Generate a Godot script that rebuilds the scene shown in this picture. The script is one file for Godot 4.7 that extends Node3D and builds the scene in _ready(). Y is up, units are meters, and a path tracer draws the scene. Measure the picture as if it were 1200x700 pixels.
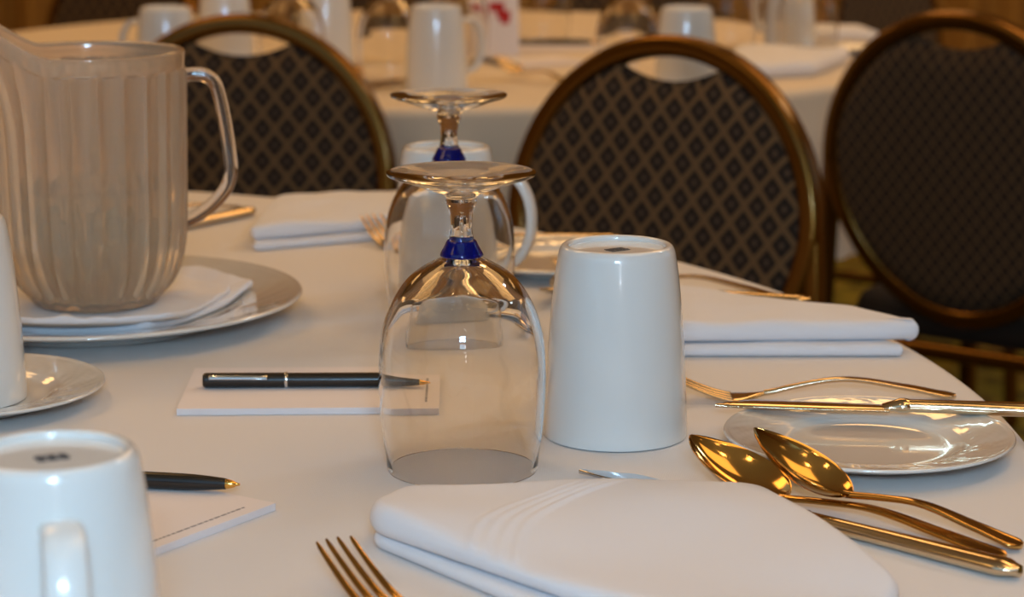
extends Node3D

const TY := 0.75                      # height of the tabletops
var rng := RandomNumberGenerator.new()
var taken := {}
var M := {}

# ------------------------------------------------------------------ naming
func numbered(called: String) -> String:
	var n: int = taken.get(called, 0)
	taken[called] = n + 1
	return called if n == 0 else "%s_%03d" % [called, n]

func tag(o: Node3D, label: String, category: String, group := "") -> void:
	o.set_meta("label", label)
	o.set_meta("category", category)
	if group != "":
		o.set_meta("group", group)

func thing(called: String, label: String, category: String, at := Vector3.ZERO, turn := 0.0, group := "") -> Node3D:
	var o := Node3D.new()
	o.name = numbered(called)
	add_child(o)
	o.position = at
	o.rotation.y = turn
	tag(o, label, category, group)
	return o

func part(called: String, mesh: Mesh, mat: Material, parent: Node = null) -> MeshInstance3D:
	var o := MeshInstance3D.new()
	o.mesh = mesh
	o.material_override = mat
	if parent == null:
		o.name = numbered(called)
		add_child(o)
	else:
		o.name = called
		parent.add_child(o, true)
	o.cast_shadow = GeometryInstance3D.SHADOW_CASTING_SETTING_ON
	return o

func struct(called: String, mesh: Mesh, mat: Material, label := "", category := "") -> MeshInstance3D:
	var o := part(called, mesh, mat)
	o.set_meta("kind", "structure")
	if label != "":
		tag(o, label, category)
	return o

func dup(root: Node3D, at: Vector3, turn: float, label: String) -> Node3D:
	var r: Node3D = root.duplicate()
	r.name = numbered(str(root.name).rstrip("0123456789").rstrip("_"))
	add_child(r)
	r.position = at
	r.rotation = Vector3(0, turn, 0)
	r.set_meta("label", label)
	return r

# ------------------------------------------------------------------ mesh building
class MB:
	var v := PackedVector3Array()
	var uv := PackedVector2Array()
	var idx := PackedInt32Array()
	var mark := 0
	func begin() -> void:
		mark = idx.size()
	func finish() -> void:              # turn the faces added since begin() outwards
		var s := 0.0
		var o := v[idx[mark]]
		for i in range(mark, idx.size(), 3):
			s += (v[idx[i]] - o).dot((v[idx[i + 1]] - o).cross(v[idx[i + 2]] - o))
		if s > 0.0:
			for i in range(mark, idx.size(), 3):
				var t := idx[i + 1]
				idx[i + 1] = idx[i + 2]
				idx[i + 2] = t
	func pt(p: Vector3, t := Vector2.ZERO) -> int:
		v.append(p)
		uv.append(t)
		return v.size() - 1
	func tri(a: int, b: int, c: int) -> void:
		idx.append(a)
		idx.append(b)
		idx.append(c)
	func rows(r: Array, wrap := true, first := -1) -> int:      # rows of points, joined into a sheet
		var base := v.size()
		var n: int = r[0].size()
		for i in r.size():
			for j in n:
				pt(r[i][j], Vector2(float(j) / maxf(1, n - 1), float(i) / maxf(1, r.size() - 1)))
		for i in r.size() - 1:
			for j in (n if wrap else n - 1):
				var j2 := (j + 1) % n
				var a := base + i * n + j
				var b := base + i * n + j2
				var c := base + (i + 1) * n + j
				var d := base + (i + 1) * n + j2
				tri(a, b, c)
				tri(b, d, c)
		return base
	func cap(loop: PackedVector3Array, back := false) -> void:
		var c := Vector3.ZERO
		for p in loop:
			c += p
		var m := pt(c / loop.size())
		var base := v.size()
		for p in loop:
			pt(p)
		for j in loop.size():
			var a := base + j
			var b := base + (j + 1) % loop.size()
			if back:
				tri(m, b, a)
			else:
				tri(m, a, b)
	func box(c: Vector3, s: Vector3, bevel := 0.0, turn := 0.0) -> void:
		begin()
		var h := s / 2.0
		var b := minf(bevel, minf(h.x, minf(h.y, h.z)) * 0.9)
		var rs := []
		var bas := Basis(Vector3.UP, turn)
		for l in [[-h.y, b], [-h.y + b, 0.0], [h.y - b, 0.0], [h.y, b]]:
			var hx: float = h.x - l[1]
			var hz: float = h.z - l[1]
			var k = b - l[1] if b > 0 else 0.0
			var q := PackedVector3Array()
			for e in [[-1, -1, 0], [-1, -1, 1], [1, -1, 1], [1, -1, 0], [1, 1, 0], [1, 1, 1], [-1, 1, 1], [-1, 1, 0]]:
				var px: float = e[0] * hx
				var pz: float = e[1] * hz
				if e[2] == 1:
					px -= e[0] * k
				else:
					pz -= e[1] * k
				q.append(c + bas * Vector3(px, l[0], pz))
			rs.append(q)
		for i in 3:
			for j in 8:
				var j2 := (j + 1) % 8
				if rs[i][j].distance_squared_to(rs[i][j2]) < 1e-14 and rs[i + 1][j].distance_squared_to(rs[i + 1][j2]) < 1e-14:
					continue
				var a := pt(rs[i][j])
				var b2 := pt(rs[i][j2])
				var c2 := pt(rs[i + 1][j])
				var d := pt(rs[i + 1][j2])
				tri(a, b2, c2)
				tri(b2, d, c2)
		cap(rs[0], true)
		cap(rs[3])
		finish()
	func lathe(profiles: Array, seg: int, bend = null) -> void:   # each profile smooth, sharp where two meet
		begin()
		for pr in profiles:
			var rs := []
			for p in pr:
				var q := PackedVector3Array()
				for j in seg:
					var a := TAU * j / seg
					var w := Vector3(p.x * cos(a), p.y, p.x * sin(a))
					q.append(bend.call(w, a, p) if bend != null else w)
				rs.append(q)
			rows(rs, true)
		finish()
	func sweep(path: Array, up: Vector3, sections: Array, closed := false) -> void:   # sections: one list of (side, up) points per path point, or a single list
		begin()
		var n := path.size()
		var rs := []
		for i in n:
			var a: Vector3 = path[(i - 1 + n) % n] if closed else path[maxi(i - 1, 0)]
			var b: Vector3 = path[(i + 1) % n] if closed else path[mini(i + 1, n - 1)]
			var t := (b - a).normalized()
			var s := t.cross(up).normalized()
			var u := s.cross(t).normalized()
			var q := PackedVector3Array()
			for e in sections[i if sections.size() > 1 else 0]:
				q.append(path[i] + s * e.x + u * e.y)
			rs.append(q)
		if closed:
			rs.append(rs[0])
		rows(rs, true)
		if not closed:
			cap(rs[0], true)
			cap(rs[n - 1])
		finish()
	func mesh(sharp := false) -> ArrayMesh:
		var a := []
		a.resize(Mesh.ARRAY_MAX)
		if sharp:
			var st := SurfaceTool.new()
			st.begin(Mesh.PRIMITIVE_TRIANGLES)
			st.set_smooth_group(-1)
			for i in idx:
				st.set_uv(uv[i])
				st.add_vertex(v[i])
			st.generate_normals()
			return st.commit()
		var nm := PackedVector3Array()
		nm.resize(v.size())
		for i in range(0, idx.size(), 3):
			var p := v[idx[i]]
			var c := (v[idx[i + 2]] - p).cross(v[idx[i + 1]] - p)
			for k in 3:
				nm[idx[i + k]] += c
		for i in nm.size():
			nm[i] = nm[i].normalized() if nm[i].length_squared() > 1e-30 else Vector3.UP
		a[Mesh.ARRAY_VERTEX] = v
		a[Mesh.ARRAY_NORMAL] = nm
		a[Mesh.ARRAY_TEX_UV] = uv
		a[Mesh.ARRAY_INDEX] = idx
		var m := ArrayMesh.new()
		m.add_surface_from_arrays(Mesh.PRIMITIVE_TRIANGLES, a)
		return m

func ell(w: float, h: float, n := 14, power := 2.0) -> PackedVector2Array:      # (super)ellipse, full width w and height h
	var q := PackedVector2Array()
	for i in n:
		var a := TAU * i / n
		q.append(Vector2(signf(cos(a)) * pow(absf(cos(a)), 2.0 / power) * w / 2, signf(sin(a)) * pow(absf(sin(a)), 2.0 / power) * h / 2))
	return q

func spline(pts: Array, per := 6, closed := false) -> Array:      # Catmull-Rom through Vector2 or Vector3 points
	var out := []
	var n := pts.size()
	for i in (n if closed else n - 1):
		var a = pts[(i - 1 + n) % n] if closed else pts[maxi(i - 1, 0)]
		var b = pts[i]
		var c = pts[(i + 1) % n]
		var d = pts[(i + 2) % n] if closed else pts[mini(i + 2, n - 1)]
		for k in per:
			out.append(b.cubic_interpolate(c, a, d, float(k) / per))
	if not closed:
		out.append(pts[n - 1])
	return out

func curve(keys: Array, x: float) -> float:          # smooth interpolation of [x, y] pairs
	if x <= keys[0][0]:
		return keys[0][1]
	for i in keys.size() - 1:
		if x <= keys[i + 1][0]:
			var a = keys[maxi(i - 1, 0)]
			var b = keys[i]
			var c = keys[i + 1]
			var d = keys[mini(i + 2, keys.size() - 1)]
			return cubic_interpolate_in_time(b[1], c[1], a[1], d[1], (x - b[0]) / (c[0] - b[0]), c[0] - b[0], a[0] - b[0] if a != b else -0.01, d[0] - b[0] if d != c else c[0] - b[0] + 0.01)
	return keys[-1][1]

func round_poly(corners: Array, radius: float, step := 0.004) -> PackedVector2Array:
	var out := PackedVector2Array()
	var n := corners.size()
	for i in n:
		var a: Vector2 = corners[(i - 1 + n) % n]
		var b: Vector2 = corners[i]
		var c: Vector2 = corners[(i + 1) % n]
		var r := minf(radius, minf(a.distance_to(b), b.distance_to(c)) * 0.45)
		var p := b + (a - b).normalized() * r
		var q := b + (c - b).normalized() * r
		for k in 9:
			var t := k / 8.0
			out.append(p.lerp(b, t).lerp(b.lerp(q, t), t))
		var e := c + (b - c).normalized() * minf(radius, minf(b.distance_to(c), c.distance_to(corners[(i + 2) % n])) * 0.45)
		var m := int(q.distance_to(e) / step)
		for k in range(1, m):
			out.append(q.lerp(e, float(k) / m))
	return out

# a soft flat pad of cloth: an outline in the plane, with rounded edges and a lifted, wrinkled top
func pad(mb: MB, o: PackedVector2Array, y0: float, thick: float, wrinkle = null, puff := 0.0, ground = null, fine := 22) -> void:
	var n := o.size()
	var area := 0.0
	var mid := Vector2.ZERO
	for i in n:
		area += o[i].cross(o[(i + 1) % n])
		mid += o[i]
	mid /= n
	var nr := PackedVector2Array()
	for i in n:
		var t := (o[(i + 1) % n] - o[(i - 1 + n) % n]).normalized()
		nr.append(Vector2(t.y, -t.x) * signf(area))
	var rr := thick / 2
	mb.begin()
	var rs := []
	var rings := []
	for k in 9:
		rings.append([0.9 - k * 0.1, -1.0, 0.0])
	for k in 11:
		var a := -PI / 2 + PI * k / 10.0
		rings.append([-1.0, rr * (1 - cos(a)), rr + rr * sin(a)])
	for k in fine:
		rings.append([pow((k + 1) / float(fine), 0.9) * 0.995, -1.0, thick])
	for g in rings:
		var q := PackedVector3Array()
		for i in n:
			var p: Vector2
			if g[0] < 0:
				p = o[i] - nr[i] * g[1]
			else:
				p = (o[i] - nr[i] * rr).lerp(mid, g[0])
			var y: float = g[2]
			if y > rr:
				var w := clampf((y - rr) / rr, 0, 1)
				y += w * puff * (sqrt(clampf(g[0], 0, 1)) if g[0] > 0 else 0.0)
				if wrinkle != null:
					y += w * wrinkle.call(p)
			if ground != null:
				y += ground.call(p)
			q.append(Vector3(p.x, y0 + y, p.y))
		rs.append(q)
	mb.rows(rs, true)
	mb.cap(rs[0], true)
	mb.cap(rs[rs.size() - 1])
	mb.finish()

# ------------------------------------------------------------------ materials
func mat(called: String, c: Color, rough := 0.6, metal := 0.0) -> StandardMaterial3D:
	var m := StandardMaterial3D.new()
	m.resource_name = called
	m.albedo_color = c
	m.roughness = rough
	m.metallic = metal
	M[called] = m
	return m

func noise_tex(freq: float, size := 512, octaves := 4, sd := 1, ramp: Gradient = null, as_normal := false, strength := 4.0) -> NoiseTexture2D:
	var f := FastNoiseLite.new()
	f.seed = sd
	f.noise_type = FastNoiseLite.TYPE_SIMPLEX_SMOOTH
	f.frequency = freq
	f.fractal_octaves = octaves
	var t := NoiseTexture2D.new()
	t.width = size
	t.height = size
	t.seamless = true
	t.noise = f
	if ramp:
		t.color_ramp = ramp
	if as_normal:
		t.as_normal_map = true
		t.bump_strength = strength
	return t

func weave_texture() -> ImageTexture:          # fine plain weave, used as relief
	var im := Image.create(128, 128, false, Image.FORMAT_RGB8)
	var r := RandomNumberGenerator.new()
	r.seed = 5
	for y in 128:
		for x in 128:
			var a := absf(sin(PI * x / 4.0))
			var b := absf(sin(PI * y / 4.0))
			var over := (x / 4 + y / 4) % 2 == 0
			var h := (a if over else b) * 0.7 + r.randf() * 0.3
			im.set_pixel(x, y, Color(h, h, h))
	return ImageTexture.create_from_image(im)

func diamond_texture(contrast := 1.0) -> ImageTexture:        # woven upholstery print: tan trellis, dark diamonds with a tan eye
	var n := 96
	var im := Image.create(n, n, false, Image.FORMAT_RGB8)
	var r := RandomNumberGenerator.new()
	r.seed = 9
	for y in n:
		for x in n:
			var u := absf(fposmod((x + 0.5) / n, 1.0) - 0.5)
			var w := absf(fposmod((y + 0.5) / n, 1.0) - 0.5)
			var d := minf(u + w, 1.0 - (u + w))         # 0 at the diamonds' centres, 0.5 on the trellis
			var c := Color(0.075, 0.056, 0.04)
			if d > 0.385:
				c = Color(0.42, 0.325, 0.21)
			elif d > 0.31:
				c = Color(0.16, 0.12, 0.09)
			elif d < 0.1:
				c = Color(0.34, 0.27, 0.21)
			elif d < 0.16:
				c = Color(0.2, 0.155, 0.12)
			c = Color(0.14, 0.095, 0.055).lerp(c, contrast)
			var k := 0.82 + 0.36 * r.randf()
			im.set_pixel(x, y, Color(c.r * k, c.g * k, c.b * k))
	return ImageTexture.create_from_image(im)

func make_materials() -> void:
	var weave := weave_texture()
	for d in [["linen_cloth", Color(0.885, 0.87, 0.86)], ["napkin_cloth", Color(0.905, 0.905, 0.92)], ["far_cloth", Color(0.89, 0.83, 0.74)]]:
		var m := mat(d[0], d[1], 0.9)
		m.heightmap_enabled = true
		m.heightmap_texture = weave
		m.heightmap_scale = 0.012
		m.uv1_triplanar = true
		m.uv1_world_triplanar = true
		m.uv1_scale = Vector3.ONE * 42.0
		m.rim_enabled = true
		m.rim = 0.12
	var tc: StandardMaterial3D = M["linen_cloth"]
	tc.normal_enabled = true
	tc.normal_texture = noise_tex(0.006, 512, 3, 21, null, true, 1.6)
	tc.normal_scale = 0.35
	var p := mat("porcelain", Color(0.9, 0.9, 0.885), 0.16)
	p.clearcoat_enabled = true
	p.clearcoat = 0.6
	p.clearcoat_roughness = 0.04
	p = mat("plate_porcelain", Color(0.9, 0.885, 0.855), 0.1)
	p.clearcoat_enabled = true
	p.clearcoat = 1.0
	p.clearcoat_roughness = 0.03
	mat("mark_ink", Color(0.25, 0.26, 0.28), 0.5)
	var g := mat("clear_glass", Color(1, 1, 1, 0), 0.0)
	g.refraction_enabled = true
	g.refraction_scale = 0.04
	g.transparency = BaseMaterial3D.TRANSPARENCY_ALPHA
	g = mat("blue_glass", Color(0.05, 0.12, 0.6, 0.3), 0.04)
	g.refraction_enabled = true
	g.refraction_scale = 0.05
	g.transparency = BaseMaterial3D.TRANSPARENCY_ALPHA
	g = mat("pitcher_plastic", Color(0.97, 0.88, 0.76, 0.26), 0.12)
	g.refraction_enabled = true
	g.refraction_scale = 0.049
	g.transparency = BaseMaterial3D.TRANSPARENCY_ALPHA
	g = mat("handle_plastic", Color(0.97, 0.95, 0.93, 0.03), 0.04)
	g.refraction_enabled = true
	g.refraction_scale = 0.049
	g.transparency = BaseMaterial3D.TRANSPARENCY_ALPHA
	g = mat("water", Color(0.9, 0.93, 0.95, 0.02), 0.02)
	g.refraction_enabled = true
	g.refraction_scale = 0.033
	g.transparency = BaseMaterial3D.TRANSPARENCY_ALPHA
	g = mat("ice", Color(0.9, 0.92, 0.95, 0.2), 0.25)
	g.refraction_enabled = true
	g.refraction_scale = 0.031
	g.transparency = BaseMaterial3D.TRANSPARENCY_ALPHA
	mat("steel", Color(0.86, 0.78, 0.66), 0.13, 1.0)
	mat("bright_steel", Color(0.85, 0.85, 0.86), 0.1, 1.0)
	mat("gold_steel", Color(0.80, 0.63, 0.36), 0.12, 1.0)
	mat("chrome", Color(0.9, 0.9, 0.9), 0.08, 1.0)
	mat("brass_tip", Color(0.95, 0.75, 0.4), 0.15, 1.0)
	var bl := mat("black_lacquer", Color(0.03, 0.03, 0.035), 0.22)
	bl.clearcoat_enabled = true
	bl.clearcoat = 0.5
	mat("paper", Color(0.93, 0.9, 0.895), 0.85)
	mat("print_ink", Color(0.55, 0.54, 0.56), 0.8)
	mat("red_print", Color(0.72, 0.08, 0.04), 0.6)
	var gf := mat("gold_frame", Color(0.46, 0.31, 0.08), 0.24, 0.9)
	gf.clearcoat_enabled = true
	gf.clearcoat = 0.25
	gf.clearcoat_roughness = 0.15
	var up := mat("upholstery", Color(1, 1, 1), 0.9)
	up.albedo_texture = diamond_texture()
	up.uv1_scale = Vector3(1, 1, 1)
	up = mat("rear_cloth", Color(1, 1, 1), 0.9)
	up.albedo_texture = diamond_texture(0.75)
	up.uv1_scale = Vector3(1.6, 1.6, 1)
	mat("seat_cloth", Color(0.14, 0.1, 0.06), 0.9)
	mat("plastic_foot", Color(0.05, 0.05, 0.05), 0.6)
	var ramp := Gradient.new()
	ramp.offsets = PackedFloat32Array([0.0, 0.42, 0.5, 0.62, 1.0])
	ramp.colors = PackedColorArray([Color(0.2, 0.17, 0.03), Color(0.3, 0.28, 0.05), Color(0.45, 0.43, 0.1), Color(0.5, 0.46, 0.14), Color(0.24, 0.13, 0.05)])
	var cp := mat("carpet", Color(1, 1, 1), 0.95)
	cp.albedo_texture = noise_tex(0.02, 512, 4, 4, ramp)
	cp.uv1_triplanar = true
	cp.uv1_world_triplanar = true
	cp.uv1_scale = Vector3.ONE * 0.7
	mat("wall_paint", Color(0.72, 0.6, 0.42), 0.85)
	mat("ceiling_paint", Color(0.86, 0.8, 0.68), 0.9)
	mat("drape", Color(0.62, 0.46, 0.2), 0.9)
	mat("dark_wood", Color(0.2, 0.11, 0.05), 0.45)
	mat("white_frame", Color(0.85, 0.83, 0.78), 0.5)
	var wp := mat("window_glass", Color(0.95, 0.97, 1.0, 0.04), 0.0)
	wp.transparency = BaseMaterial3D.TRANSPARENCY_ALPHA
	var e := mat("panel_glow", Color(0.9, 0.85, 0.7), 0.6)
	e.emission_enabled = true
	e.emission = Color(1.0, 0.88, 0.6)
	e.emission_energy_multiplier = 0.8
	e = mat("bulb_glow", Color(0.95, 0.9, 0.8), 0.5)
	e.emission_enabled = true
	e.emission = Color(1.0, 0.85, 0.62)
	e.emission_energy_multiplier = 6.0
	e = mat("white_glow", Color(0.9, 0.93, 0.95), 0.5)
	e.emission_enabled = true
	e.emission = Color(0.86, 0.94, 1.0)
	e.emission_energy_multiplier = 2.5
	e = mat("photo_glow", Color(0.9, 0.93, 0.95), 0.5)
	e.emission_enabled = true
	e.emission = COOL
	e.emission_energy_multiplier = 3.0
	e = mat("globe_glow", Color(0.95, 0.93, 0.9), 0.5)
	e.emission_enabled = true
	e.emission = Color(0.93, 0.96, 1.0)
	e.emission_energy_multiplier = 32.0

# ------------------------------------------------------------------ tableware
const GOBLET_OUT := [Vector2(0.0405, 0), Vector2(0.0416, 0.0007), Vector2(0.0422, 0.008), Vector2(0.0444, 0.024), Vector2(0.0458, 0.046), Vector2(0.0456, 0.06), Vector2(0.0447, 0.072), Vector2(0.0419, 0.0845), Vector2(0.0372, 0.0955), Vector2(0.0312, 0.1045), Vector2(0.0248, 0.1105), Vector2(0.0175, 0.115), Vector2(0.012, 0.1178)]
const GOBLET_IN := [Vector2(0, 0.1142), Vector2(0.006, 0.1138), Vector2(0.0125, 0.1118), Vector2(0.0195, 0.108), Vector2(0.0265, 0.103), Vector2(0.033, 0.0968), Vector2(0.0378, 0.0885), Vector2(0.0418, 0.0775), Vector2(0.044, 0.064), Vector2(0.0446, 0.048), Vector2(0.0433, 0.024), Vector2(0.041, 0.008), Vector2(0.04, 0.0008), Vector2(0.0405, 0)]

func make_goblet(called: String, label: String, seg: int, group: String) -> Node3D:
	var t := thing(called, label, "wine glass", Vector3.ZERO, 0, group)
	var outer := spline(GOBLET_OUT, 4)
	var inner := spline(GOBLET_IN, 4)
	var neck := [Vector2(0.0100, 0.1186)]
	neck.append_array(spline([Vector2(0.0062, 0.1192), Vector2(0.0058, 0.1225), Vector2(0.0060, 0.1265), Vector2(0.0066, 0.1285), Vector2(0.0061, 0.1315), Vector2(0.0057, 0.136), Vector2(0.0063, 0.142), Vector2(0.0076, 0.1465), Vector2(0.0086, 0.1490), Vector2(0.0082, 0.1512), Vector2(0.0110, 0.1533), Vector2(0.0190, 0.1562), Vector2(0.0300, 0.1602), Vector2(0.0385, 0.1628), Vector2(0.0402, 0.1642), Vector2(0.0396, 0.1652), Vector2(0.0340, 0.1648), Vector2(0.0180, 0.1636), Vector2(0.0, 0.1632)], 4))
	var mb := MB.new()
	mb.lathe([inner, outer, [outer[-1], neck[0], neck[1]], neck.slice(1)], seg)
	part("glass_body", mb.mesh(), M.clear_glass, t)
	mb = MB.new()
	mb.lathe([[Vector2(0.0064, 0.1194), Vector2(0.0112, 0.1190)], [Vector2(0.0112, 0.1190), Vector2(0.0119, 0.1197), Vector2(0.0110, 0.1215), Vector2(0.0093, 0.1245), Vector2(0.0083, 0.1268), Vector2(0.0078, 0.1276)], [Vector2(0.0078, 0.1276), Vector2(0.0069, 0.1278)], [Vector2(0.0069, 0.1278), Vector2(0.0064, 0.1194)]], seg)
	var c := part("blue_collar", mb.mesh(), M.blue_glass, t)
	c.set_meta("label", "cobalt blue ring where bowl meets stem")
	return t

func make_mug(called: String, label: String, handle_turn: float, group: String, seg := 96) -> Node3D:
	var t := thing(called, label, "mug", Vector3.ZERO, 0, group)
	var mb := MB.new()
	var outer := spline([Vector2(0.0395, 0.0), Vector2(0.0412, 0.0004), Vector2(0.0418, 0.0018), Vector2(0.0415, 0.012), Vector2(0.0406, 0.030), Vector2(0.0395, 0.052), Vector2(0.0379, 0.072), Vector2(0.0359, 0.092), Vector2(0.0341, 0.1045), Vector2(0.0332, 0.1090), Vector2(0.0318, 0.1116), Vector2(0.0300, 0.1124), Vector2(0.0283, 0.1120), Vector2(0.0276, 0.1106), Vector2(0.0270, 0.1092), Vector2(0.0200, 0.1089), Vector2(0.0, 0.1089)], 5)
	var inner := spline([Vector2(0.0, 0.1040), Vector2(0.0220, 0.1038), Vector2(0.0285, 0.1015), Vector2(0.0318, 0.094), Vector2(0.0345, 0.070), Vector2(0.0366, 0.040), Vector2(0.0378, 0.010), Vector2(0.0382, 0.002), Vector2(0.0395, 0.0)], 4)
	mb.lathe([inner, outer], seg)
	part("body", mb.mesh(), M.porcelain, t)
	mb = MB.new()
	var path := spline([Vector3(0.0335, 0.090, 0), Vector3(0.043, 0.0925, 0), Vector3(0.0545, 0.0885, 0), Vector3(0.0625, 0.075, 0), Vector3(0.0650, 0.058, 0), Vector3(0.0625, 0.042, 0), Vector3(0.0550, 0.029, 0), Vector3(0.0455, 0.0235, 0), Vector3(0.0385, 0.0225, 0)], 6)
	for i in path.size():
		path[i] = path[i].rotated(Vector3.UP, handle_turn)
	mb.sweep(path, Vector3.RIGHT.rotated(Vector3.UP, handle_turn + PI / 2), [ell(0.0078, 0.0165, 18, 2.5)])
	part("handle", mb.mesh(), M.porcelain, t)
	# the maker's stamp under the foot: a few blurred lines
	mb = MB.new()
	for k in 4:
		for j in 3:
			var w: float = [0.0032, 0.0045, 0.0036][(j + k) % 3]
			mb.box(Vector3(-0.0045 + j * 0.0045, 0.1091, -0.0035 + k * 0.0023), Vector3(w, 0.0003, 0.0013))
	var s := part("stamp", mb.mesh(true), M.mark_ink, t)
	s.set_meta("label", "dark grey printed stamp on the foot")
	s.rotation.y = 0.6
	return t

func make_plate(called: String, label: String, radius: float, group: String, relief: float) -> Node3D:
	var t := thing(called, label, "plate", Vector3.ZERO, 0, group)
	var k := radius
	var h := 0.0125 if radius < 0.1 else 0.019
	var mb := MB.new()
	var well := 0.60 if radius < 0.1 else 0.66
	var top := spline([Vector2(0, h * 0.30), Vector2(k * well * 0.6, h * 0.30), Vector2(k * well * 0.92, h * 0.34), Vector2(k * (well + 0.03), h * 0.52), Vector2(k * (well + 0.07), h * 0.64), Vector2(k * (well + 0.14), h * 0.74), Vector2(k * 0.93, h * 0.92), Vector2(k * 0.975, h * 0.985), Vector2(k * 0.993, h)], 6)
	var low := spline([Vector2(k * 0.993, h), Vector2(k, h * 0.95), Vector2(k * 0.995, h * 0.86), Vector2(k * 0.93, h * 0.70), Vector2(k * (well + 0.1), h * 0.40), Vector2(k * (well + 0.02), h * 0.14), Vector2(k * (well - 0.01), 0), Vector2(k * (well - 0.05), 0), Vector2(k * (well - 0.07), h * 0.1), Vector2(0, h * 0.1)], 4)
	var bend := func(w: Vector3, a: float, p: Vector2) -> Vector3:
		var f := p.x / k
		var on := smoothstep(well + 0.06, well + 0.14, f) * (1.0 - smoothstep(0.9, 0.965, f))
		if p.y < h * 0.62:
			on = 0.0
		var sw := a * 12.0 + f * 9.0
		return w + Vector3.UP * on * relief * (0.5 + 0.5 * sin(sw) * absf(sin(sw * 0.5)) + 0.35 * sin(3.0 * sw + f * 40.0))
	top.reverse()
	low.reverse()
	low.append_array(top.slice(1))
	mb.lathe([low], 220, bend)
	part("dish", mb.mesh(), M.plate_porcelain, t)
	return t

# cutlery lies along +x: the end of the handle at x = 0
func handle_mesh(length: float, end_w: float, neck_w: float, ys: Array, thick := 0.0032) -> ArrayMesh:
	var path := []
	var secs := []
	var n := 46
	for i in n + 1:
		var f := float(i) / n
		var x := length * f
		var w := lerpf(end_w, neck_w, pow(smoothstep(0.0, 0.85, f), 0.7))
		w *= sqrt(clampf(1.0 - pow(1.0 - f * 16.0, 2.0), 0.06, 1.0)) if f < 1.0 / 16.0 else 1.0
		path.append(Vector3(x, curve(ys, x), 0))
		var q := ell(w, thick * lerpf(0.85, 1.15, f), 20, 2.3)
		for j in q.size():                # a raised bead along both edges of the broad end
			if q[j].y > 0:
				var e := absf(q[j].x) / (w / 2)
				q[j].y += (1.0 - f) * 0.0009 * (smoothstep(0.55, 0.8, e) - 0.35)
		secs.append(q)
	var mb := MB.new()
	mb.sweep(path, Vector3.UP, secs)
	return mb.mesh()

func make_fork(called: String, label: String, m: Material, group: String, L := 0.185) -> Node3D:
	var t := thing(called, label, "fork", Vector3.ZERO, 0, group)
	var hl := L * 0.64
	var ys := [[0.0, 0.0022], [hl * 0.25, 0.0075], [hl * 0.62, 0.0130], [hl * 0.85, 0.0085], [hl, 0.0046]]
	part("handle", handle_mesh(hl, 0.0145, 0.0056, ys), m, t)
	var mb := MB.new()
	var path := []
	var secs := []
	for i in 15:
		var f := i / 14.0
		var x := hl - 0.002 + f * L * 0.12
		path.append(Vector3(x, 0.0046 - 0.0028 * sin(f * PI * 0.5), 0))
		secs.append(ell(lerpf(0.0056, 0.0235, smoothstep(0.0, 0.9, f)), 0.0024, 20, 2.6))
	mb.sweep(path, Vector3.UP, secs)
	part("head", mb.mesh(), m, t)
	for k in 4:
		mb = MB.new()
		path = []
		secs = []
		var z := (k - 1.5) * 0.0063
		for i in 15:
			var f := i / 14.0
			var x := hl + L * 0.105 + f * (L * 0.255 - 0.002 * absf(k - 1.5))
			path.append(Vector3(x, 0.0018 + 0.0175 * pow(f, 1.35), z * (1.0 - 0.06 * f)))
			secs.append(ell(lerpf(0.0044, 0.0024, f) * (0.5 if i == 14 else 1.0), lerpf(0.0022, 0.0013, f), 12, 2.5))
		mb.sweep(path, Vector3.UP, secs)
		part("tine", mb.mesh(), m, t)
	return t

func make_spoon(called: String, label: String, m: Material, group: String, L := 0.2, bowl_share := 0.34, half_w := 0.0215) -> Node3D:
	var t := thing(called, label, "spoon", Vector3.ZERO, 0, group)
	var hl := L * (1.0 - bowl_share)
	var ys := [[0.0, 0.0022], [hl * 0.25, 0.0055], [hl * 0.6, 0.0096], [hl * 0.82, 0.0068], [hl, 0.0040]]
	part("handle", handle_mesh(hl, 0.0140, 0.0052, ys), m, t)
	var mb := MB.new()
	mb.begin()
	var rs := []
	var bl := L - hl + 0.004
	for i in 31:
		var u := i / 30.0
		var w := half_w * pow(sin(PI * pow(clampf(u, 0.004, 0.997), 0.86)), 0.62) * (1.0 - 0.12 * u)
		w = maxf(w, 0.0026 if u < 0.5 else 0.0008)
		var x := hl - 0.004 + u * bl
		var q := PackedVector3Array()
		var rim := lerpf(0.0058, 0.0262, pow(u, 0.9))
		var depth := 0.0118 * pow(sin(PI * clampf(u, 0.0, 1.0)), 0.7)
		for s in 2:
			for j in 17:
				var vv := -1.0 + 2.0 * j / 16.0 if s == 0 else 1.0 - 2.0 * j / 16.0
				var y := rim - depth * (1.0 - vv * vv) + (0.0 if s == 0 else -0.0015)
				q.append(Vector3(x, y, vv * w))
		rs.append(q)
	mb.rows(rs, true)
	mb.cap(rs[0], true)
	mb.cap(rs[30])
	mb.finish()
	part("bowl", mb.mesh(), m, t)
	return t

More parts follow.
